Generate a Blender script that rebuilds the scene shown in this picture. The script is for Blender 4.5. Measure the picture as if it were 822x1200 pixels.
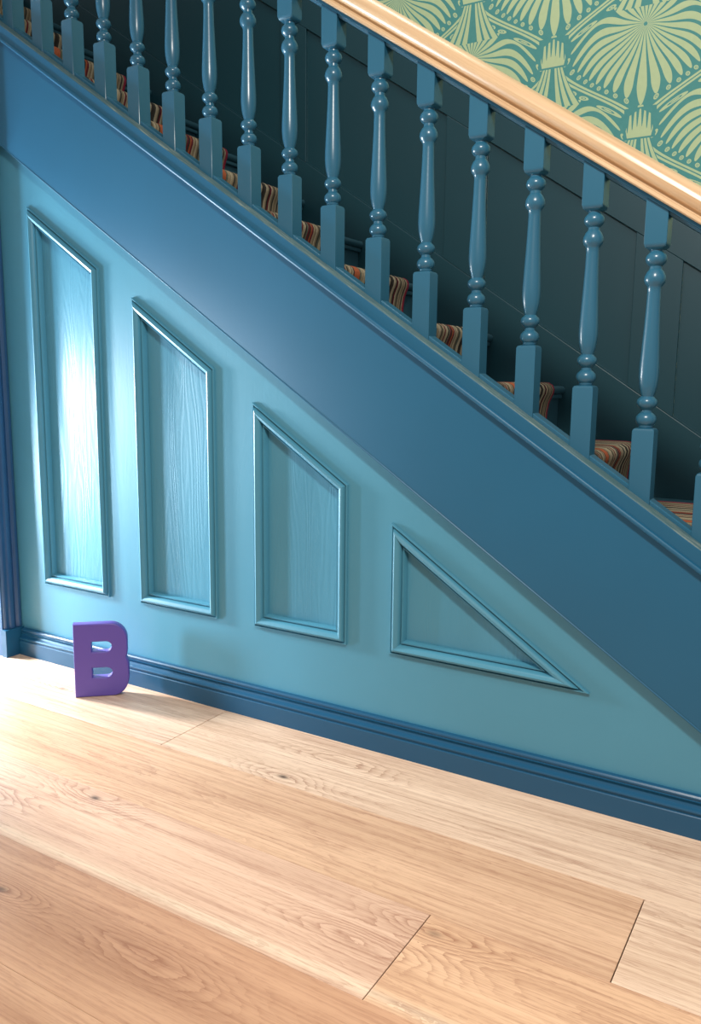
import bpy, bmesh, math, random
from mathutils import Matrix, Vector

for o in list(bpy.data.objects):
    bpy.data.objects.remove(o, do_unlink=True)
scene = bpy.context.scene
COL = scene.collection
random.seed(7)

# ------------------------------------------------------------------ camera
cam_data = bpy.data.cameras.new('camera')
cam_data.sensor_fit = 'VERTICAL'
cam_data.sensor_height = 36.0
cam_data.lens = 965.06 / 1200.0 * 36.0
cam_data.shift_y = -0.0018
cam_data.clip_start = 0.02
cam = bpy.data.objects.new('camera', cam_data)
COL.objects.link(cam)
cF = Vector((-0.51059217, 0.84560015, -0.15574347))
cR = Vector((0.85518654, 0.51822374, 0.010007))
cU = Vector((-0.08917188, 0.12808022, 0.98774685))
m = Matrix.Identity(4)
for i in range(3):
    m[i][0] = cR[i]; m[i][1] = cU[i]; m[i][2] = -cF[i]
m.translation = Vector((0.48807693, -1.93688571, 1.03298109))
cam.matrix_world = m
scene.camera = cam

# ------------------------------------------------------------------ light
world = bpy.data.worlds.new('world')
scene.world = world
world.use_nodes = True
wb = world.node_tree.nodes['Background']
wb.inputs[0].default_value = (0.97, 0.98, 1.0, 1)
wb.inputs[1].default_value = 0.46

def light(name, kind, loc, direction, energy, color, **kw):
    d = bpy.data.lights.new(name, kind)
    d.energy = energy
    d.color = color
    for k, v in kw.items():
        setattr(d, k, v)
    o = bpy.data.objects.new(name, d)
    o.location = loc
    o.rotation_euler = Vector(direction).to_track_quat('-Z', 'Y').to_euler()
    COL.objects.link(o)
    return o

# daylight coming in low through the front door, thrown up by the bright porch
light('porch_daylight', 'AREA', (-4.0, -1.10, 0.42), (1, 0.42, -0.02), 126, (0.56, 0.81, 1.0),
      shape='RECTANGLE', size=0.22, size_y=0.5)
# high daylight falling through the door opening on to the boards
light('doorway_daylight', 'AREA', (-2.95, -0.36, 0.95), (1, 0.03, -0.75), 92, (0.96, 0.98, 1.0),
      shape='RECTANGLE', size=0.14, size_y=0.3)
# hall ceiling lamp
light('ceiling_lamp', 'AREA', (0.35, -1.75, 2.75), (-0.05, 0.25, -1), 84, (1.0, 0.94, 0.86),
      shape='DISK', size=0.28)
# landing lamp over the stairs
light('landing_lamp', 'AREA', (-0.6, 0.35, 3.6), (0.1, 0.15, -1), 13, (1.0, 0.95, 0.86),
      shape='DISK', size=0.6)

vs = scene.view_settings
vs.view_transform = 'Standard'
vs.look = 'None'
vs.gamma = 1.0
vs.use_curve_mapping = False
vs.exposure = 0.0

# ------------------------------------------------------------------ node helpers
def srgb(r, g, b):
    f = lambda c: (c / 255 / 12.92) if c / 255 <= 0.04045 else ((c / 255 + 0.055) / 1.055) ** 2.4
    return (f(r), f(g), f(b), 1)

class E:
    """small math-node expression builder"""
    nt = None
    def __init__(s, sock): s.s = sock
    @staticmethod
    def op(o, *a):
        n = E.nt.nodes.new('ShaderNodeMath'); n.operation = o
        for i, v in enumerate(a):
            if isinstance(v, E): E.nt.links.new(v.s, n.inputs[i])
            else: n.inputs[i].default_value = v
        return E(n.outputs[0])
    def __add__(s, o): return E.op('ADD', s, o)
    __radd__ = __add__
    def __sub__(s, o): return E.op('SUBTRACT', s, o)
    def __rsub__(s, o): return E.op('SUBTRACT', o, s)
    def __mul__(s, o): return E.op('MULTIPLY', s, o)
    __rmul__ = __mul__
    def __truediv__(s, o): return E.op('DIVIDE', s, o)
    def sin(s): return E.op('SINE', s)
    def cos(s): return E.op('COSINE', s)
    def abs(s): return E.op('ABSOLUTE', s)
    def exp(s): return E.op('EXPONENT', s)
    def sqrt(s): return E.op('SQRT', s)
    def round(s): return E.op('ROUND', s)
    def floor(s): return E.op('FLOOR', s)
    def gt(s, o): return E.op('GREATER_THAN', s, o)
    def lt(s, o): return E.op('LESS_THAN', s, o)
    def max(s, o): return E.op('MAXIMUM', s, o)
    def min(s, o): return E.op('MINIMUM', s, o)
    def clamp(s): return s.max(0.0).min(1.0)
    def wrap(s, p): return s - (s / p).round() * p
    def pow(s, e): return E.op('POWER', s, e)

def new_mat(name):
    mt = bpy.data.materials.new(name)
    mt.use_nodes = True
    nt = mt.node_tree
    E.nt = nt
    return mt, nt, nt.nodes['Principled BSDF']

def coords(nt, kind='Object'):
    tc = nt.nodes.new('ShaderNodeTexCoord')
    sx = nt.nodes.new('ShaderNodeSeparateXYZ')
    nt.links.new(tc.outputs[kind], sx.inputs[0])
    return E(sx.outputs[0]), E(sx.outputs[1]), E(sx.outputs[2])

def world_pos(nt):
    g = nt.nodes.new('ShaderNodeNewGeometry')
    sx = nt.nodes.new('ShaderNodeSeparateXYZ')
    nt.links.new(g.outputs['Position'], sx.inputs[0])
    return E(sx.outputs[0]), E(sx.outputs[1]), E(sx.outputs[2])

def vec(nt, x, y, z):
    c = nt.nodes.new('ShaderNodeCombineXYZ')
    for i, v in enumerate((x, y, z)):
        if isinstance(v, E): nt.links.new(v.s, c.inputs[i])
        else: c.inputs[i].default_value = v
    return c.outputs[0]

def noise(nt, v, scale=1.0, detail=2.0, rough=0.5):
    n = nt.nodes.new('ShaderNodeTexNoise')
    n.inputs['Scale'].default_value = scale
    n.inputs['Detail'].default_value = detail
    n.inputs['Roughness'].default_value = rough
    if v is not None: nt.links.new(v, n.inputs['Vector'])
    return E(n.outputs[0])

def mix(nt, fac, a, b):
    n = nt.nodes.new('ShaderNodeMix'); n.data_type = 'RGBA'
    if isinstance(fac, E): nt.links.new(fac.s, n.inputs[0])
    else: n.inputs[0].default_value = fac
    for v, s in ((a, n.inputs[6]), (b, n.inputs[7])):
        if isinstance(v, tuple): s.default_value = v
        else: nt.links.new(v, s)
    return n.outputs[2]

def bump(nt, bsdf, h, strength, dist):
    b = nt.nodes.new('ShaderNodeBump')
    b.inputs['Strength'].default_value = strength
    b.inputs['Distance'].default_value = dist
    nt.links.new(h.s, b.inputs['Height'])
    nt.links.new(b.outputs[0], bsdf.inputs['Normal'])

# ------------------------------------------------------------------ materials
def paint(name, col, rough=0.38, grain=0.0, var=0.08, coat=0.0, spec=0.5):
    mt, nt, b = new_mat(name)
    x, y, z = world_pos(nt)
    big = noise(nt, vec(nt, x, y, z), 3.0, 3.0)
    c = tuple(col)
    lo = tuple(v * (1 - var) for v in c[:3]) + (1,)
    hi = tuple(min(1, v * (1 + var)) for v in c[:3]) + (1,)
    nt.links.new(mix(nt, big, lo, hi), b.inputs['Base Color'])
    b.inputs['Roughness'].default_value = rough
    b.inputs['Specular IOR Level'].default_value = spec
    b.inputs['Coat Weight'].default_value = coat
    b.inputs['Coat Roughness'].default_value = 0.25
    fine = noise(nt, vec(nt, x, y, z), 140.0, 2.0)
    h = fine * 0.25
    if grain:
        w = noise(nt, vec(nt, x * 9.0, y, z * 0.9), 1.0, 2.0)
        rings = (w * 120.0 + x * 160.0).sin()
        fib = noise(nt, vec(nt, x * 230.0, y, z * 5.0), 1.0, 2.0)
        h = h + (rings * 0.5 + fib) * grain
    bump(nt, b, h, 0.35, 0.0012)
    return mt

M_BLUE = paint('blue_gloss_paint', srgb(25, 86, 116), 0.45, spec=0.38)
M_SKIRT = paint('skirting_blue_paint', srgb(22, 75, 106), 0.32, spec=0.42)
M_TEAL = paint('teal_satin_paint', srgb(69, 131, 153), 0.40, 0.10)
M_PANEL = paint('teal_painted_pine', srgb(69, 131, 153), 0.37, 0.5)
M_BAL = paint('baluster_blue_paint', srgb(38, 90, 114), 0.28)
M_DADO = paint('dark_teal_dado_with_shade', srgb(22, 63, 73), 0.4)  # dark teal, with the stairwell's shade put into the colour too
M_TREAD = paint('dark_blue_tread_paint', srgb(44, 84, 96), 0.4)
M_ARCH = paint('deep_blue_door_paint', srgb(34, 74, 112), 0.36)
M_PALE = paint('off_white_wall_paint', srgb(214, 210, 202), 0.6)
M_GROUND = paint('pale_paving', srgb(190, 186, 178), 0.8)

def make_oak():
    mt, nt, b = new_mat('oak_plank')
    x, y, z = world_pos(nt)
    oi = nt.nodes.new('ShaderNodeObjectInfo')
    rnd = E(oi.outputs['Random'])
    off = rnd * 37.0
    knots = [(-1.038, -0.625, 1, 1), (-0.708, -0.285, 1, 1), (-0.911, -0.985, .8, .6), (-0.10, -0.64, .5, .8),
             (-1.70, -0.175, .7, .4), (-0.50, -0.985, 0, 1.5), (-0.22, -0.72, 0, 1.4), (-1.29, -0.74, .6, .8), (-0.62, -0.12, 0, 1.3)]
    warp = None; core = None
    for kx, ky, dark, big in knots:
        dx = x - kx; dy = y - ky
        r2 = (dx / (0.13 * (0.6 + big * .6))) * (dx / (0.13 * (0.6 + big * .6))) + (dy / (0.045 * (.5 + big * .5))) * (dy / (0.045 * (.5 + big * .5)))
        g = (r2 * -1.0).exp()
        warp = g if warp is None else warp + g
        if dark:
            q = (((dx / 0.015) * (dx / 0.015) + (dy / 0.008) * (dy / 0.008)) * -1.0).exp() * dark
            core = q if core is None else core + q
    wob = noise(nt, vec(nt, x * 22.0, y * 60.0, 5.0), 1.0, 3.0, 0.6)
    w1 = noise(nt, vec(nt, x * 0.55 + off, y * 5.5 + off, 0.0), 1.0, 2.0, 0.4)
    field = w1 * 1.5 + warp * 0.30 + wob * 0.055
    saw = field * 21.0
    saw = saw - saw.floor()
    rings = saw.pow(3.0)
    fib = noise(nt, vec(nt, x * 6.0 + off, y * 210.0, 0.0), 1.0, 3.0, 0.75)
    fib2 = noise(nt, vec(nt, x * 1.2 + off, y * 75.0, 3.0), 1.0, 3.0, 0.65)
    pores = noise(nt, vec(nt, x * 34.0 + off, y * 330.0, 1.0), 1.0, 1.0, 0.6)
    tone = noise(nt, vec(nt, x * 0.8 + off, y * 9.0, 9.0), 1.0, 3.0, 0.6)
    strong = ((noise(nt, vec(nt, x * 1.3 + off, y * 5.0, 19.0), 1.0, 1.0) - 0.42) * 4.0).clamp()
    f = (rings * (0.07 + strong * 0.34 + warp.min(1.0) * 0.72) + (fib - 0.45) * 1.5 + (fib2 - 0.46) * 1.8 + ((pores - 0.54) * 3.0).clamp() * 0.5).clamp()
    shade = mix(nt, ((tone - 0.34) * 2.2).clamp(), (1.08, 1.08, 1.08, 1), (0.78, 0.72, 0.67, 1))
    mul = nt.nodes.new('ShaderNodeMix'); mul.data_type = 'RGBA'; mul.blend_type = 'MULTIPLY'; mul.inputs[0].default_value = 1.0
    nt.links.new(oi.outputs['Color'], mul.inputs[6]); nt.links.new(shade, mul.inputs[7])
    sap = (((y + 0.835) / 0.012) * ((y + 0.835) / 0.012) * -1.0).exp() * (fib2 * 1.6 - 0.2).clamp()
    c1 = mix(nt, sap * 0.8, mul.outputs[2], srgb(246, 226, 196))
    c2 = mix(nt, f * 0.75, c1, srgb(140, 90, 64))
    c3 = mix(nt, core.clamp() * 0.9, c2, srgb(52, 34, 26))
    nt.links.new(c3, b.inputs['Base Color'])
    b.inputs['Roughness'].default_value = 0.40
    b.inputs['Specular IOR Level'].default_value = 0.45
    bump(nt, b, fib * 0.6 - rings * 0.3, 0.22, 0.0008)
    return mt
M_OAK = make_oak()

def make_rail_wood():
    mt, nt, b = new_mat('handrail_pine')
    x, y, z = world_pos(nt)
    s = x * 0.833 - z * 0.554          # along the slope
    t = x * 0.554 + z * 0.833
    n1 = noise(nt, vec(nt, s * 2.2, y * 40.0, t * 40.0), 1.0, 3.0)
    n2 = noise(nt, vec(nt, s * 6.0, y * 220.0, t * 220.0), 1.0, 2.0)
    kn = noise(nt, vec(nt, s * 9.0, y * 20.0, t * 20.0), 1.0, 1.0)
    f = ((n1 - 0.32) * 1.5 + (n2 - 0.5) * 0.4).clamp()
    c = mix(nt, f, srgb(208, 178, 140), srgb(164, 124, 86))
    c = mix(nt, ((kn - 0.72) * 8.0).clamp() * 0.6, c, srgb(120, 78, 44))
    nt.links.new(c, b.inputs['Base Color'])
    b.inputs['Roughness'].default_value = 0.33
    bump(nt, b, n2, 0.2, 0.0006)
    return mt
M_RAIL = make_rail_wood()

def make_carpet():
    mt, nt, b = new_mat('striped_carpet')
    x, y, z = world_pos(nt)
    k = (y / 0.0085).floor()
    wn = nt.nodes.new('ShaderNodeTexWhiteNoise'); wn.noise_dimensions = '1D'
    nt.links.new((k + 3.0).s, wn.inputs['W'])
    cr = nt.nodes.new('ShaderNodeValToRGB')
    cr.color_ramp.interpolation = 'CONSTANT'
    stops = [(0, (150, 136, 112)), (.2, (62, 62, 56)), (.36, (124, 110, 88)), (.52, (52, 48, 44)),
             (.64, (168, 156, 132)), (.78, (96, 34, 44)), (.84, (96, 100, 86)), (.96, (150, 80, 54))]
    el = cr.color_ramp.elements
    el[0].position, el[0].color = 0, srgb(*stops[0][1])
    el[1].position, el[1].color = stops[1][0], srgb(*stops[1][1])
    for p, c in stops[2:]:
        e = el.new(p); e.color = srgb(*c)
    nt.links.new(wn.outputs['Value'], cr.inputs[0])
    near = y.lt(0.50) * y.gt(0.465)
    c = mix(nt, near, cr.outputs[0], srgb(166, 90, 60))
    pile = noise(nt, vec(nt, x, y, z), 420.0, 2.0)
    c = mix(nt, (pile - 0.25).clamp() * 0.35, c, srgb(60, 50, 44))
    nt.links.new(c, b.inputs['Base Color'])
    b.inputs['Roughness'].default_value = 0.95
    b.inputs['Specular IOR Level'].default_value = 0.1
    rib = (y * (2 * math.pi / 0.0085)).cos()
    bump(nt, b, pile + rib * -0.5, 0.6, 0.002)
    return mt
M_CARPET = make_carpet()
M_BIND = paint('maroon_binding', srgb(128, 22, 48), 0.8)

def make_wallpaper():
    mt, nt, b = new_mat('palmette_wallpaper')
    x, y, z = world_pos(nt)
    A, B2 = 0.305, 0.27                     # half widths of the ogee lattice
    u = x + 0.20; v = z - 2.13
    def cell(du, dv): return du.abs() / A + (1.0 - (dv * (math.pi / B2)).cos()) * 0.5
    u1 = u.wrap(2 * A); v1 = v.wrap(2 * B2)
    u2 = (u + A).wrap(2 * A); v2 = (v + B2).wrap(2 * B2)
    inside = cell(u1, v1).lt(1.0)
    du = u2 + (u1 - u2) * inside
    dv = v2 + (v1 - v2) * inside
    mm = cell(du, dv)
    # fountain of drooping petals
    ddv = dv - 0.060 + du * du * 2.4
    r = (du * du + ddv * ddv).sqrt()
    phi = E.op('ARCTAN2', du, ddv * -1.0)
    sway = (r * 26.0 + 0.6).sin() * 0.10 * (phi * 1.0).sin()
    pet = ((phi + sway) * 28.0).cos()
    thr = ((mm - 0.50) / 0.30).clamp().pow(2.0) * 1.6 - 0.62
    fan = pet.gt(thr) * mm.lt(0.80) * r.gt(0.006)
    # curled dots round the fan
    ang = (phi * (30 / (2 * math.pi)))
    df = (ang - ang.round()) * (2 * math.pi / 30) * r
    rr = (mm - 0.85) * 0.20
    rad = (df * df + rr * rr).sqrt()
    dots = rad.lt(0.0095) * (1.0 - rad.lt(0.0048) * rad.gt(0.003))
    # stems along the ogee edges
    e = (1.0 - mm).abs()
    stem = e.lt(0.055) * (1.0 - e.lt(0.012))
    # upright bud on every crossing, strands spreading below it
    i = (u / A).round()
    par = i - (i / 2.0).floor() * 2.0
    tu = u - i * A
    tv = (v + B2 + par * B2 - 0.015).wrap(2 * B2)
    fing = (tu * (2 * math.pi / 0.0155)).cos()
    top = tv + tu.abs() * 0.55
    bud_w = 0.044 - (tv + 0.01).abs() * 0.22
    bud_area = tu.abs().lt(bud_w) * tv.gt(-0.034) * top.lt(0.055)
    bud = bud_area * (fing + (0.022 - top) * 26.0).gt(-0.5)
    clear = (tu.abs().lt(0.052)) * (tv.gt(-0.04)) * (tv.lt(0.060))
    dn = (tv * -1.0 - 0.035).max(0.0)
    g = 0.034 + (dn * 6.0).pow(2.0) * 0.045 + dn * 0.30
    q = tu.abs() / g
    leaf_area = q.lt(1.0) * tv.lt(-0.03) * tv.gt(-0.17)
    leaf = leaf_area * (q * (2 * math.pi * 3.5)).cos().gt(-0.55) * q.gt(0.10)
    base = fan.max(dots).max(stem)
    base = base * (1.0 - leaf_area)
    base = base.max(leaf)
    mask = (base * (1.0 - clear)).max(bud)
    nz = noise(nt, vec(nt, x, y, z), 60.0, 3.0)
    ground = mix(nt, nz, srgb(66, 136, 134), srgb(78, 148, 144))
    pale = mix(nt, nz, srgb(176, 196, 150), srgb(188, 206, 162))
    nt.links.new(mix(nt, mask, ground, pale), b.inputs['Base Color'])
    b.inputs['Roughness'].default_value = 0.75
    return mt
M_PAPER = make_wallpaper()
def make_capping_paint():  # grey-teal base with pale streaks along the slope
    mt, nt, b = new_mat('streaked_rail_paint')
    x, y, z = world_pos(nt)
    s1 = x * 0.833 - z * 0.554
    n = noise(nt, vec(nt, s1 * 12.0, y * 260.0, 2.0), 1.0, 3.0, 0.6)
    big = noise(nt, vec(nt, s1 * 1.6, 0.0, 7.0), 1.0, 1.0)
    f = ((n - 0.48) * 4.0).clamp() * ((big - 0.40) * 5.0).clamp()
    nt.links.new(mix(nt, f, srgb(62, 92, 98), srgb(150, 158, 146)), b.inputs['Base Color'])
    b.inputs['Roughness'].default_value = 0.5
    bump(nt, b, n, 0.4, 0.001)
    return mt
M_PURPLE = paint('purple_letter_paint', srgb(88, 70, 154), 0.40)

# ------------------------------------------------------------------ mesh helpers
def obj(name, verts, faces, mat, parent=None, smooth=False, auto=None):
    me = bpy.data.meshes.new(name)
    me.from_pydata([tuple(v) for v in verts], [], faces)
    bm = bmesh.new(); bm.from_mesh(me)
    bmesh.ops.recalc_face_normals(bm, faces=bm.faces)
    bm.to_mesh(me); bm.free()
    me.materials.append(mat)
    o = bpy.data.objects.new(name, me)
    COL.objects.link(o)
    if parent: o.parent = parent
    if smooth or auto:
        for p in me.polygons: p.use_smooth = True
        if auto: me.set_sharp_from_angle(angle=math.radians(auto))
    return o

def bevel(o, width, seg=2):
    b = o.modifiers.new('bevel', 'BEVEL'); b.width = width; b.segments = seg; b.limit_method = 'ANGLE'
    b.angle_limit = math.radians(40)
    return o

def box_data(x0, x1, y0, y1, z0, z1, shear=0.0):
    V = []
    for x in (x0, x1):
        for y in (y0, y1):
            for z in (z0, z1):
                V.append((x, y, z - shear * x))
    F = [(0, 1, 3, 2), (4, 6, 7, 5), (0, 4, 5, 1), (2, 3, 7, 6), (0, 2, 6, 4), (1, 5, 7, 3)]
    return V, F

def box(name, x0, x1, y0, y1, z0, z1, mat, parent=None, bev=0.0, shear=0.0):
    V, F = box_data(x0, x1, y0, y1, z0, z1, shear)
    o = obj(name, V, F, mat, parent)
    if bev: bevel(o, bev)
    return o

def sweep_x(name, prof, x0, x1, mat, parent=None, slope=0.0, auto=35, nseg=1):
    """closed profile [(y, z)] swept along x (z falls by slope*x)"""
    n = len(prof); V = []; F = []
    for k in range(nseg + 1):
        x = x0 + (x1 - x0) * k / nseg
        V += [(x, y, z - slope * x) for y, z in prof]
    for k in range(nseg):
        for i in range(n):
            j = (i + 1) % n
            F.append((k * n + i, k * n + j, (k + 1) * n + j, (k + 1) * n + i))
    F.append(tuple(range(n))); F.append(tuple(range(nseg * n, nseg * n + n)))
    return obj(name, V, F, mat, parent, auto=auto)

def empty(name, loc=(0, 0, 0)):
    o = bpy.data.objects.new(name, None); o.location = loc
    o.empty_display_size = 0.1
    COL.objects.link(o)
    return o

def tag(o, label, cat, kind=None, group=None):
    o['label'] = label; o['category'] = cat
    if kind: o['kind'] = kind
    if group: o['group'] = group
    return o

def offset_poly(P, d):
    """P: list of (x, z), counter-clockwise seen with x right, z up; inward offset"""
    n = len(P); out = []
    for i in range(n):
        p0, p1, p2 = Vector(P[i - 1]), Vector(P[i]), Vector(P[(i + 1) % n])
        a = (p1 - p0).normalized(); b = (p2 - p1).normalized()
        na = Vector((-a.y, a.x)); nb = Vector((-b.y, b.x))
        mvec = (na + nb) / (1 + na.dot(nb))
        out.append(tuple(p1 + mvec * d))
    return out

SL = 0.665                                   # fall of the flight per metre
X_LEFT, X_RIGHT = -2.60, 0.80

# ------------------------------------------------------------------ floor
floor = empty('floor')
tag(floor, 'wide pale oak plank floor of the hall', 'floor', 'structure')
rows = [0.02, -0.318, -0.592, -0.856, -1.122, -1.388, -1.654, -1.92, -2.19, -2.46]
joints = [[-1.115, 0.92], [-1.985, 0.216], [-0.131, 1.9], [-1.75, 0.55], [-1.15, 1.3],
          [-1.4, 0.7], [-0.9, 1.2], [-1.5, 0.4], [-0.6, 1.5]]
GAP = 0.0011
plank_tone = {(0, 0): srgb(222, 192, 166), (0, 1): srgb(226, 197, 170), (1, 1): srgb(211, 174, 142), (1, 0): srgb(220, 190, 162),
              (1, 2): srgb(227, 199, 172), (2, 0): srgb(213, 178, 152), (2, 1): srgb(214, 175, 141), (3, 1): srgb(196, 153, 121), (3, 0): srgb(196, 153, 121),
              (3, 2): srgb(200, 158, 124), (4, 1): srgb(198, 156, 124), (4, 0): srgb(205, 165, 134)}
for r in range(len(rows) - 1):
    xs = [-2.42] + joints[r] + [2.2]
    xs = [x for x in xs if -2.42 <= x <= 2.2]
    for a, b_ in zip(xs[:-1], xs[1:]):
        if b_ - a < 0.05: continue
        y1, y0 = rows[r] - 0.0002, rows[r + 1] + 0.0002
        c = 0.0012
        xa, xb = a + GAP, b_ - GAP
        V = [(xa, y0, -0.02), (xb, y0, -0.02), (xb, y1, -0.02), (xa, y1, -0.02),
             (xa, y0, -c * .3), (xb, y0, -c * .3), (xb, y1, -c * .3), (xa, y1, -c * .3),
             (xa + c, y0 + c * .5, 0), (xb - c, y0 + c * .5, 0), (xb - c, y1 - c * .5, 0), (xa + c, y1 - c * .5, 0)]
        F = [(0, 3, 2, 1), (8, 9, 10, 11)]
        for q in (0, 4):
            for i in range(4):
                j = (i + 1) % 4
                F.append((q + i, q + j, q + 4 + j, q + 4 + i))
        po = obj('plank', V, F, M_OAK, floor)
        po.color = plank_tone.get((r, xs.index(a)), srgb(*random.choice([(226, 190, 152), (214, 172, 130), (232, 200, 164), (204, 160, 120)])))
sub = box('subfloor', -2.42, 2.2, -2.46, 0.02, -0.06, -0.0205, paint('dark_subfloor', srgb(50, 36, 26), 0.9), floor)

# ------------------------------------------------------------------ spandrel wall with recessed panels
wall = empty('wall_back')
tag(wall, 'teal painted wooden panelling filling the triangle below the staircase', 'wall', 'structure')
PB, TC = 0.287, 0.2895
px = [(-1.979, -1.645), (-1.497, -1.163), (-1.018, -0.688), (-0.548, None)]
polys = []
for a, b_ in px:
    if b_ is not None:
        polys.append([(a, PB), (b_, PB), (b_, TC - SL * b_), (a, TC - SL * a)])
    else:
        polys.append([(a, PB), ((TC - PB) / SL, PB), (a, TC - SL * a)])
HOLE = 0.0298
holes = [offset_poly(P, HOLE) for P in polys]
WTOP = 0.4296
def wtop(x): return max(WTOP - SL * x, 0.02)
V = []; F = []
def quad(pts, y0=0.0):
    k = len(V); V.extend([(x, y0, z) for x, z in pts]); F.append(tuple(range(k, k + len(pts))))
cur = X_LEFT
for hp in holes:
    hx0 = hp[0][0]; hx1 = hp[1][0]
    quad([(cur, 0), (hx0, 0), (hx0, wtop(hx0)), (cur, wtop(cur))])
    quad([(hx0, 0), (hx1, 0), (hx1, hp[1][1]), (hx0, hp[0][1])])
    tl = hp[-1]; tr = hp[2] if len(hp) == 4 else hp[1]
    quad([tl, tr, (hx1, wtop(hx1)), (hx0, wtop(hx0))])
    k = len(V)
    for x, z in hp: V.extend([(x, 0, z), (x, 0.03, z)])
    n = len(hp)
    for i in range(n):
        j = (i + 1) % n
        F.append((k + 2 * i, k + 2 * j, k + 2 * j + 1, k + 2 * i + 1))
    cur = hx1
quad([(cur, 0), (0.70, 0), (0.70, wtop(0.70)), (cur, wtop(cur))])
quad([(X_LEFT, 0), (0.70, 0), (0.70, wtop(.70)), (X_LEFT, wtop(X_LEFT))], 0.034)
fr = obj('panel_frame', V, F, M_TEAL, wall)
# every panel: boards + mitred moulding strips
MPROF = [(0.0, -0.002), (0.0, 0.006), (0.0012, 0.008), (0.0038, 0.008), (0.0044, 0.0004), (0.0076, 0.0004), (0.0083, 0.0095), (0.0115, 0.0155),
         (0.0165, 0.0180), (0.0225, 0.0155), (0.0275, 0.0095), (0.0300, 0.003), (0.0303, -0.006), (0.0332, -0.006), (0.0338, 0.001), (0.0368, 0.0015),
         (0.039, -0.004), (0.0405, -0.010), (0.041, -0.0172), (0.0345, -0.0172), (0.0345, -0.0085), (0.028, -0.0085), (0.028, -0.002)]
PY = 0.0175
splits = [[-1.83], [], [-0.79], [-0.135]]
for P, hp, sp in zip(polys, holes, splits):
    inner = offset_poly(P, 0.0303)
    x0, x1 = inner[0][0], inner[1][0]
    def ztop(x):
        a, c = (inner[-1], inner[2]) if len(inner) == 4 else (inner[-1], inner[1])
        return a[1] + (c[1] - a[1]) * (x - a[0]) / (c[0] - a[0])
    edges = [x0] + sp + [x1]
    pan = None
    for a, c in zip(edges[:-1], edges[1:]):
        g0 = 0.0004 if a != x0 else 0; g1 = 0.0004 if c != x1 else 0
        da, dc = random.uniform(0, 0.0015), random.uniform(0, 0.0015)
        if sp and a == x0: da, dc = 0.0, 0.0018
        pts = [(a + g0, inner[0][1]), (c - g1, inner[0][1]), (c - g1, ztop(c)), (a + g0, ztop(a))]
        if abs(pts[2][1] - pts[1][1]) < 1e-4: pts = [pts[0], pts[1], pts[3]]
        n = len(pts)
        VV = [(x, PY + da + (dc - da) * (x - a) / (c - a), z) for x, z in pts] + [(x, 0.031, z) for x, z in pts]
        FF = [tuple(range(n)), tuple(range(n, 2 * n))] + [(i, (i + 1) % n, n + (i + 1) % n, n + i) for i in range(n)]
        if pan is None: pan = obj('panel', VV, FF, M_PANEL, wall)
        else: obj('panel_board', VV, FF, M_PANEL, pan)
    offs = [offset_poly(P, d) for d, h in MPROF]
    n = len(P); k = len(MPROF)
    for i in range(n):
        j = (i + 1) % n
        VV = [(offs[q][i][0], -MPROF[q][1], offs[q][i][1]) for q in range(k)] + \
             [(offs[q][j][0], -MPROF[q][1], offs[q][j][1]) for q in range(k)]
        FF = [(q, (q + 1) % k, k + (q + 1) % k, k + q) for q in range(k)]
        FF += [tuple(range(k)), tuple(range(k, 2 * k))]
        obj('panel_moulding', VV, FF, M_TEAL, pan, auto=32)

# skirting board
SK = [(0.0, 0.0), (-0.026, 0.0), (-0.026, 0.052), (-0.0245, 0.054), (-0.022, 0.0545), (-0.0225, 0.058), (-0.025, 0.061),
      (-0.0255, 0.064), (-0.024, 0.067), (-0.019, 0.0695), (-0.015, 0.072), (-0.013, 0.077), (-0.014, 0.081),
      (-0.0165, 0.084), (-0.0175, 0.086), (-0.0145, 0.087), (-0.0145, 0.0895), (-0.016, 0.091), (-0.016, 0.095), (-0.013, 0.0985), (0.0, 0.099)]
sk = sweep_x('baseboard_back', SK, -2.115, 0.70, M_SKIRT, auto=30)
tag(sk, 'dark blue moulded skirting board along the foot of the panelling', 'skirting board', 'structure')

# ------------------------------------------------------------------ staircase
stair = empty('staircase', (0, 0, 0))
tag(stair, 'blue painted closed-string wooden staircase rising above the panelled wall', 'staircase')
CS0, CS1 = 0.431, 0.786
STR = [(-0.030, CS0), (-0.030, CS1), (0.028, CS1), (0.028, CS0), (-0.022, CS0 - 0.003), (-0.028, CS0 - 0.002)]
sweep_x('string_board', [(-0.0295, CS0 + 0.006), (-0.030, CS0 + 0.009), (-0.030, CS1), (0.045, CS1), (0.045, CS0 - 0.0),
                         (-0.024, CS0 - 0.001), (-0.029, CS0 + 0.0005), (-0.031, CS0 + 0.003)], X_LEFT, 0.66, M_BLUE, stair, SL, auto=25)
bead = [(-0.0302, CS1 - 0.007)] + [(-0.0405 - 0.0075 * math.sin(a), CS1 - 0.0005 - 0.0075 * math.cos(a) + 0.001)
        for a in [math.pi * k / 8 for k in range(9)]] + [(-0.0408, CS1 + 0.008), (-0.0408, CS1 - 0.0006), (-0.0302, CS1 - 0.0006)]
sweep_x('string_bead', bead, X_LEFT, 0.80, M_BLUE, stair, SL, auto=60)
GOING, RISE, NX, NZ = 0.2832, 0.1883, -1.25, 1.585
SY0, SY1 = 0.0455, 1.0195
def step_tip(k): return NX + GOING * k, NZ - RISE * k
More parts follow.
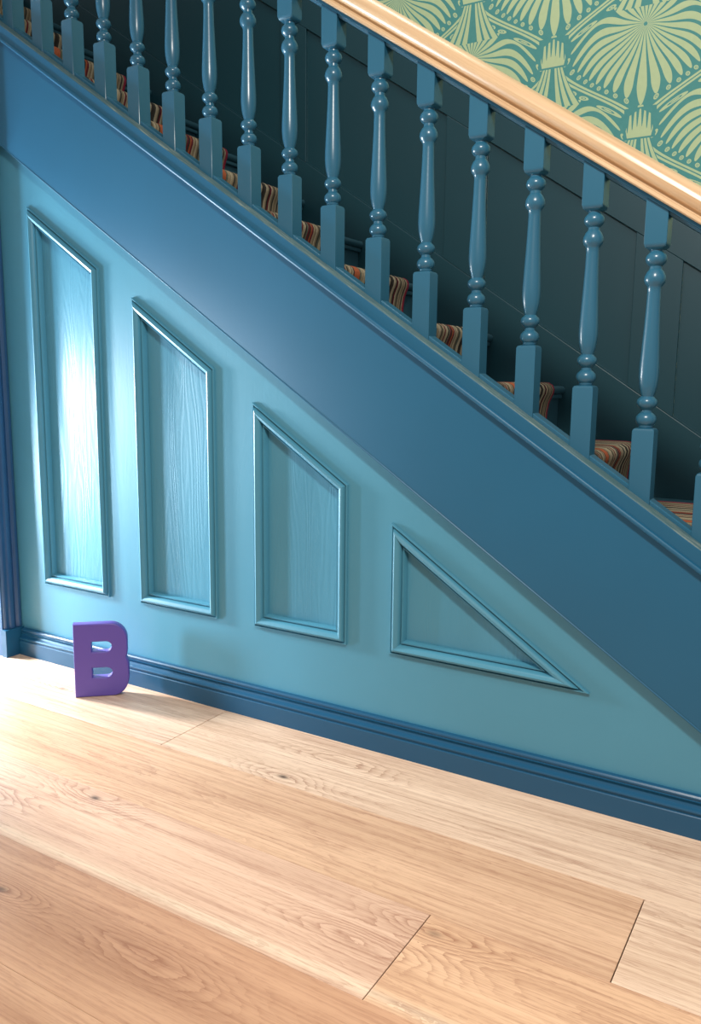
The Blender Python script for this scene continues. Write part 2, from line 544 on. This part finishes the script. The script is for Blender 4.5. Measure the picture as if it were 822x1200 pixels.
for k in range(-9, 8):
    tx, tz = step_tip(k)
    bx = tx - GOING - 0.02
    prof = [(bx, tz), (tx - 0.014, tz), (tx - 0.006, tz - 0.0025), (tx - 0.001, tz - 0.008), (tx, tz - 0.014),
            (tx - 0.001, tz - 0.020), (tx - 0.006, tz - 0.0255), (tx - 0.014, tz - 0.028), (bx, tz - 0.028)]
    n = len(prof)
    VV = [(x, SY0, z) for x, z in prof] + [(x, SY1, z) for x, z in prof]
    FF = [(i, (i + 1) % n, n + (i + 1) % n, n + i) for i in range(n)] + [tuple(range(n)), tuple(range(n, 2 * n))]
    trd = obj('tread', VV, FF, M_TREAD, stair, auto=40)
    box('riser', tx - 0.042, tx - 0.024, SY0, SY1, tz - RISE - 0.001, tz - 0.0285, M_TREAD, stair)
    box('scotia', tx - 0.0235, tx - 0.010, SY0, SY1, tz - 0.044, tz - 0.0285, M_TREAD, trd, 0.004)

# carpet runner
runner = empty('stair_runner', (0, 0, 0))
tag(runner, 'striped beige, brown and maroon carpet runner laid up the stairs', 'carpet')
path = []
for k in range(-9, 8):
    tx, tz = step_tip(k)
    for dx, dz in ((-GOING - 0.018, 0.003), (-0.10, 0.004), (-0.022, 0.004), (-0.010, 0.003), (0.0, -0.003), (0.004, -0.011),
                   (0.002, -0.022), (-0.004, -0.035), (-0.012, -0.055), (-0.018, -0.09), (-0.020, -0.14)):
        path.append((tx + dx, tz + dz))
TH = 0.008
def path_mesh(pts, y0, y1, th):
    n = len(pts); up = []
    for i in range(n):
        a = Vector(pts[max(i - 1, 0)]); c = Vector(pts[min(i + 1, n - 1)])
        t = (c - a).normalized()
        up.append((pts[i][0] - t.y * th, pts[i][1] + t.x * th))
    V = []
    for L in (pts, up):
        for y in (y0, y1): V += [(x, y, z) for x, z in L]
    F = []
    for i in range(n - 1):
        a, b_, c, d = i, n + i, 2 * n + i, 3 * n + i
        F += [(a, a + 1, b_ + 1, b_), (c, d, d + 1, c + 1), (a, c, c + 1, a + 1), (b_, b_ + 1, d + 1, d)]
    F += [(0, n, 3 * n, 2 * n), (n - 1, 3 * n - 1, 4 * n - 1, 2 * n - 1)][:1]
    return V, F
V, F = path_mesh(path, 0.152, 0.842, TH)
obj('carpet', V, F, M_CARPET, runner, auto=50)
for y0, y1 in ((0.14, 0.152), (0.842, 0.854)):
    V, F = path_mesh(path, y0, y1, TH + 0.001)
    obj('binding', V, F, M_BIND, runner, auto=50)['label'] = 'maroon edge binding'

# ------------------------------------------------------------------ balustrade
bal = empty('balustrade', (0, 0.024, 0))
tag(bal, 'blue turned-baluster banister with a varnished pine handrail', 'banister')
def child(o): o.parent = bal; o.matrix_parent_inverse = Matrix.Translation((0, -0.024, 0)); return o
RT = 0.833
child(sweep_x('base_rail', [(-0.0405, CS1 - 0.0005), (-0.0405, RT - 0.004), (-0.0365, RT), (0.072, RT), (0.072, CS1 - 0.0005)], X_LEFT, 0.80, M_BLUE, None, SL, auto=30))
M_CAPPING = make_capping_paint()
child(sweep_x('rail_capping', [(-0.0400, RT - 0.004), (-0.0390, RT - 0.0008), (-0.0355, RT + 0.0012), (0.002, RT + 0.0012), (0.002, RT + 0.0003), (-0.0362, RT + 0.0003)], X_LEFT, 0.80, M_CAPPING, None, SL, auto=30))['label'] = 'streaked greyish top edge of the base rail'
W = 0.048
BP = [(0.000, .0145), (.004, .0165), (.007, .0165), (.009, .0185), (.013, .0215), (.020, .0232), (.027, .0215), (.032, .0175), (.036, .0125),
      (.042, .0120), (.046, .0165), (.051, .0210), (.058, .0232), (.065, .0210), (.069, .0165), (.072, .0140),
      (.076, .0150), (.086, .0180), (.100, .0205), (.118, .0218), (.140, .0214), (.175, .0196), (.220, .0172), (.265, .0153),
      (.300, .0144), (.310, .0146), (.315, .0168), (.320, .0210), (.328, .0232), (.336, .0222), (.345, .0180), (.351, .0130),
      (.357, .0130), (.361, .0175), (.366, .0215), (.373, .0230), (.380, .0210), (.385, .0165), (.388, .0140), (.394, .0140)]
def baluster_mesh():
    """origin: front-left top corner of the lower block; x right, y back, z up"""
    V = []; F = []
    h = W / 2
    zb = -0.20; zt = 0.394
    def ring(hw, z, cut=0.0):
        k = len(V)
        c = max(cut, 0.0008)
        pts = [(-hw + c, -hw), (hw - c, -hw), (hw, -hw + c), (hw, hw - c), (hw - c, hw), (-hw + c, hw), (-hw, hw - c), (-hw, -hw + c)]
        V.extend([(h + x, h + y, z) for x, y in pts])
        return k
    def bridge(a, b_, n):
        for i in range(n):
            j = (i + 1) % n
            F.append((a + i, a + j, b_ + j, b_ + i))
    def cap(a, n): F.append(tuple(range(a, a + n)))
    # lower block, its shoulder cut to a blunt point
    a = ring(h, -0.148 + 0.0, .0008)
    for v in range(8): # foot follows the slope of the rail
        x, y, z = V[a + v]; V[a + v] = (x, y, -0.142 - SL * x)
    b_ = ring(h, -0.006); bridge(a, b_, 8)
    c = ring(h - 0.002, -0.001, .002); bridge(b_, c, 8)
    d = ring(h - 0.006, 0.001, .006); bridge(c, d, 8)
    cap(a, 8); cap(d, 8)
    # turned middle
    N = 24; prev = None
    for z, r in BP:
        k = len(V)
        V.extend([(h + r * math.cos(2 * math.pi * i / N), h + r * math.sin(2 * math.pi * i / N), z) for i in range(N)])
        if prev is not None: bridge(prev, k, N)
        prev = k
    # upper block
    a = ring(h - 0.008, zt - 0.002, .008); cap(a, 8)
    b_ = ring(h - 0.002, zt + 0.003, .003); bridge(a, b_, 8)
    c = ring(h, zt + 0.011); bridge(b_, c, 8)
    d = ring(h, zt + 0.10); bridge(c, d, 8)
    for v in range(8):
        x, y, z = V[d + v]; V[d + v] = (x, y, 1.4755 - 0.974 - SL * x)
    cap(d, 8)
    me = obj('baluster', V, F, M_BAL, auto=38)
    return me
B_X0, B_SP, B_C = -1.777, 0.1416, 0.974
first = None
bxs = []
for i in range(-5, 18):
    x = B_X0 + B_SP * i
    if first is None:
        first = o = baluster_mesh()
    else:
        o = first.copy(); COL.objects.link(o)
    o.location = (x, 0.0, B_C - SL * x)
    child(o)
    bxs.append(x)
# infill strips between the balusters
for a in bxs[:-1]:
    child(sweep_x('infill_strip', [(0.003, RT - 0.0003), (0.003, RT + 0.009), (0.006, RT + 0.012), (0.042, RT + 0.012), (0.045, RT + 0.009), (0.045, RT - 0.0003)],
            a + W + 0.0002, a + B_SP - 0.0002, M_BAL, None, SL, auto=30))
    child(sweep_x('rail_infill', [(0.003, 1.4755), (0.006, 1.468), (0.042, 1.468), (0.045, 1.4755)],
            a + W + 0.0002, a + B_SP - 0.0002, M_BAL, None, SL, auto=30))
child(sweep_x('sub_rail', [(-0.006, 1.476), (-0.006, 1.4835), (0.054, 1.4835), (0.054, 1.476)], X_LEFT, 0.80, M_BLUE, None, SL, auto=30))
hp = [(-0.014, 0.0), (-0.018, 0.003), (-0.018, 0.011), (-0.010, 0.0135), (-0.0085, 0.017), (-0.011, 0.0205), (-0.0165, 0.0225), (-0.022, 0.027), (-0.0275, 0.034),
      (-0.030, 0.043), (-0.0285, 0.053), (-0.023, 0.062), (-0.013, 0.070), (0.002, 0.0755), (0.024, 0.078)]
HPROF = [(y, 1.484 + z) for y, z in hp] + [(0.048 - y, 1.484 + z) for y, z in reversed(hp[:-1])]
hr = child(sweep_x('handrail', HPROF, X_LEFT, 0.80, M_RAIL, None, SL, auto=28))
hr['label'] = 'varnished pine handrail'
# newel at the foot of the flight
nw = 0.09
V, F = box_data(0.80, 0.80 + nw, -0.021, 0.069, 0.0, 1.16)
nwl = obj('newel_post', V, F, M_BAL); bevel(nwl, 0.006); child(nwl)

# ------------------------------------------------------------------ far stair wall: dado panelling and wallpaper
far = empty('wall_stair_far', (0, 1.02, 0))
far.name = 'wall_far'
tag(far, 'wall beyond the stairs with dark teal dado panels under palmette wallpaper', 'wall', 'structure')
FY = 1.02
def fchild(o): o.parent = far; o.matrix_parent_inverse = Matrix.Translation((0, -FY, 0)); return o
FX0, FX1 = -5.5, 1.6
def fbox(name, V, F, mat): return fchild(obj(name, V, F, mat))
V, F = box_data(FX0, FX1, FY + 0.012, FY + 0.05, -0.2, 6.4)
fbox('wallpaper', V, F, M_PAPER)['label'] = 'green and teal palmette wallpaper'
fp = [(-3.76, -3.17), (-3.02, -2.42), (-2.28, -1.655), (-1.53, -0.897), (-0.73, -0.185), (-0.03, 0.60), (0.74, 1.36)]
CB, CT, CTOP, CBOT = 0.90, 1.412, 1.62, 0.40
# rails and stiles as separate boards
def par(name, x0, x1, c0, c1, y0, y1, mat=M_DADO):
    V = []
    for x in (x0, x1):
        for y in (y0, y1):
            for c in (c0, c1): V.append((x, y, c - SL * x))
    F = [(0, 1, 3, 2), (4, 6, 7, 5), (0, 4, 5, 1), (2, 3, 7, 6), (0, 2, 6, 4), (1, 5, 7, 3)]
    return fbox(name, V, F, mat)
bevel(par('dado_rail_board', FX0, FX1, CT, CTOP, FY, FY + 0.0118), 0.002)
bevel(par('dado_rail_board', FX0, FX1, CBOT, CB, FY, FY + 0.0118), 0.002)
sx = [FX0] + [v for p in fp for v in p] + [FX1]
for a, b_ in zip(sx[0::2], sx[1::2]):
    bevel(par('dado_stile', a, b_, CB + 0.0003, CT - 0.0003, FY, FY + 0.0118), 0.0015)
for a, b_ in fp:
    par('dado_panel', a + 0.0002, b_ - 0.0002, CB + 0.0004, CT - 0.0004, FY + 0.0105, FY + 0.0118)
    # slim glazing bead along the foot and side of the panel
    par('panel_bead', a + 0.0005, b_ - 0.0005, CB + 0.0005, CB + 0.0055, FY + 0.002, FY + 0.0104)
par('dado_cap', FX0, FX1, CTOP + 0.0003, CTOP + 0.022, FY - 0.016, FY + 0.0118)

# ------------------------------------------------------------------ end wall with the front door opening
end = empty('wall_left', (-2.14, -0.5, 0))
tag(end, 'off-white end wall beside the blue door frame', 'wall', 'structure')
def echild(o): o.parent = end; o.matrix_parent_inverse = Matrix.Translation((2.14, 0.5, 0)); return o
DY0, DY1, DZ = -0.075, -0.54, 1.72
HZ = 2.50
echild(box('lintel_wall', -2.26, -2.108, -2.6, -0.052, HZ, 3.0, M_PALE))
echild(box('side_wall', -2.26, -2.145, -2.6, DY1 - 0.03, 0.0, HZ - 0.0003, M_PALE))
echild(box('fanlight_jamb', -2.26, -2.108, DY0, -0.052, DZ + 0.062, HZ - 0.0003, M_PALE))
echild(box('porch_wall', -5.5, -2.2605, -0.075, -0.052, -0.06, 3.6, paint('porch_render', srgb(150, 146, 138), 0.8)))
door = empty('door_1', (-2.14, -0.4, 0))
tag(door, 'deep blue moulded door frame in the corner at the end of the hall', 'door frame', 'structure')
def dchild(o): o.parent = door; o.matrix_parent_inverse = Matrix.Translation((2.14, 0.4, 0)); return o
def upright(name, prof, z0, z1, mat):
    n = len(prof)
    V = [(x, y, z0) for x, y in prof] + [(x, y, z1) for x, y in prof]
    F = [(i, (i + 1) % n, n + (i + 1) % n, n + i) for i in range(n)] + [tuple(range(n)), tuple(range(n, 2 * n))]
    return dchild(obj(name, V, F, mat, auto=30))
AX = -2.145
def arch_prof(y_in, sgn):
    # depth profile of the architrave, from the corner side towards the opening
    pts = [(0.0, 0.0), (0.018, 0.0), (0.020, 0.003), (0.020, 0.012), (0.014, 0.016), (0.011, 0.020), (0.013, 0.026), (0.018, 0.031),
           (0.019, 0.040), (0.017, 0.046), (0.012, 0.050), (0.012, 0.062), (0.008, 0.066), (0.0, 0.068)]
    return [(AX + h, y_in + sgn * d) for h, d in pts]
upright('architrave', arch_prof(-0.003, -1), 0.104, DZ + 0.0, M_ARCH)
upright('architrave', arch_prof(DY1 - 0.068, 1), 0.104, DZ + 0.0, M_ARCH)
upright('plinth_block', [(AX, -0.0), (AX + 0.026, -0.0), (AX + 0.026, -0.080), (AX, -0.080)], 0.0, 0.1035, M_SKIRT)
upright('plinth_block', [(AX, DY1 + 0.006), (AX + 0.026, DY1 + 0.006), (AX + 0.026, DY1 - 0.072), (AX, DY1 - 0.072)], 0.0, 0.1035, M_SKIRT)
dchild(box('head_block', -2.26, -2.115, DY0 - 0.002, -0.003, DZ + 0.0003, DZ + 0.0612, M_ARCH, None, 0.003))
dchild(box('door_lining', -2.26, AX - 0.0003, DY0, -0.002, 0.0, DZ, M_ARCH))
dchild(box('door_lining', -2.26, AX - 0.0003, DY1 - 0.0295, DY1, 0.0, DZ, M_ARCH))
g = box('ground', -16, -2.43, -12, 2, -0.16, -0.06, M_GROUND)
tag(g, 'pale paving outside the front door', 'paving', 'structure')

# ------------------------------------------------------------------ the letter
def make_letter():
    Hh, Ww, T = 0.246, 0.172, 0.036
    cu = bpy.data.curves.new('letter_curve', 'CURVE')
    cu.dimensions = '2D'; cu.fill_mode = 'BOTH'
    cu.extrude = T / 2 - 0.0042; cu.bevel_depth = 0.0042; cu.bevel_resolution = 2
    def poly(pts):
        s = cu.splines.new('POLY'); s.points.add(len(pts) - 1)
        for q, (x, y) in zip(s.points, pts): q.co = (x, y, 0, 1)
        s.use_cyclic_u = True
    def arc(cx, cy, rx, ry, a0, a1, n=12):
        return [(cx + rx * math.cos(math.radians(a0 + (a1 - a0) * k / n)), cy + ry * math.sin(math.radians(a0 + (a1 - a0) * k / n))) for k in range(n + 1)]
    i = 0.0042
    out = [(i, i)]
    out += arc(Ww * .70, .060 + i, Ww * .30 - i, .060, -90, 0)
    out += [(Ww - i, .098)]
    out += arc(Ww * .90, .098, Ww * .10 - i, .030, 0, 55, 5)
    out += [(Ww * .935, .1275)]
    out += arc(Ww * .885, .155, Ww * .10 - i, .028, -55, 0, 5)
    out += arc(Ww * .68, .190, Ww * .305 - i, Hh - .190 - i, 0, 90)
    out += [(i, Hh - i)]
    poly(out)
    for z0, z1 in ((0.060, 0.102), (0.147, 0.190)):
        c = (z0 + z1) / 2; hr_ = (z1 - z0) / 2
        hole = [(Ww * .30, z0 - i * 0)] + arc(Ww * .585, c, Ww * .135, hr_, -90, 90, 14) + [(Ww * .30, z1)]
        poly(list(reversed(hole)))
    tmp = bpy.data.objects.new('tmp', cu); COL.objects.link(tmp)
    dg = bpy.context.evaluated_depsgraph_get(); dg.update()
    me = bpy.data.meshes.new_from_object(tmp.evaluated_get(dg))
    bpy.data.objects.remove(tmp, do_unlink=True); bpy.data.curves.remove(cu)
    me.name = 'letter_block'
    me.materials.clear(); me.materials.append(M_PURPLE)
    # curve x,y -> x,z ; extrude -> y, front face at y = 0
    me.transform(Matrix.Translation((0, T / 2, 0)) @ Matrix.Rotation(math.radians(90), 4, 'X'))
    for p in me.polygons: p.use_smooth = True
    me.set_sharp_from_angle(angle=math.radians(35))
    o = bpy.data.objects.new('letter_block', me); COL.objects.link(o)
    o.location = (-1.597, -0.209, 0.0004)
    o.rotation_euler = (0, 0, math.radians(42))
    return o
tag(make_letter(), 'purple painted block letter B standing on the oak floor', 'letter')
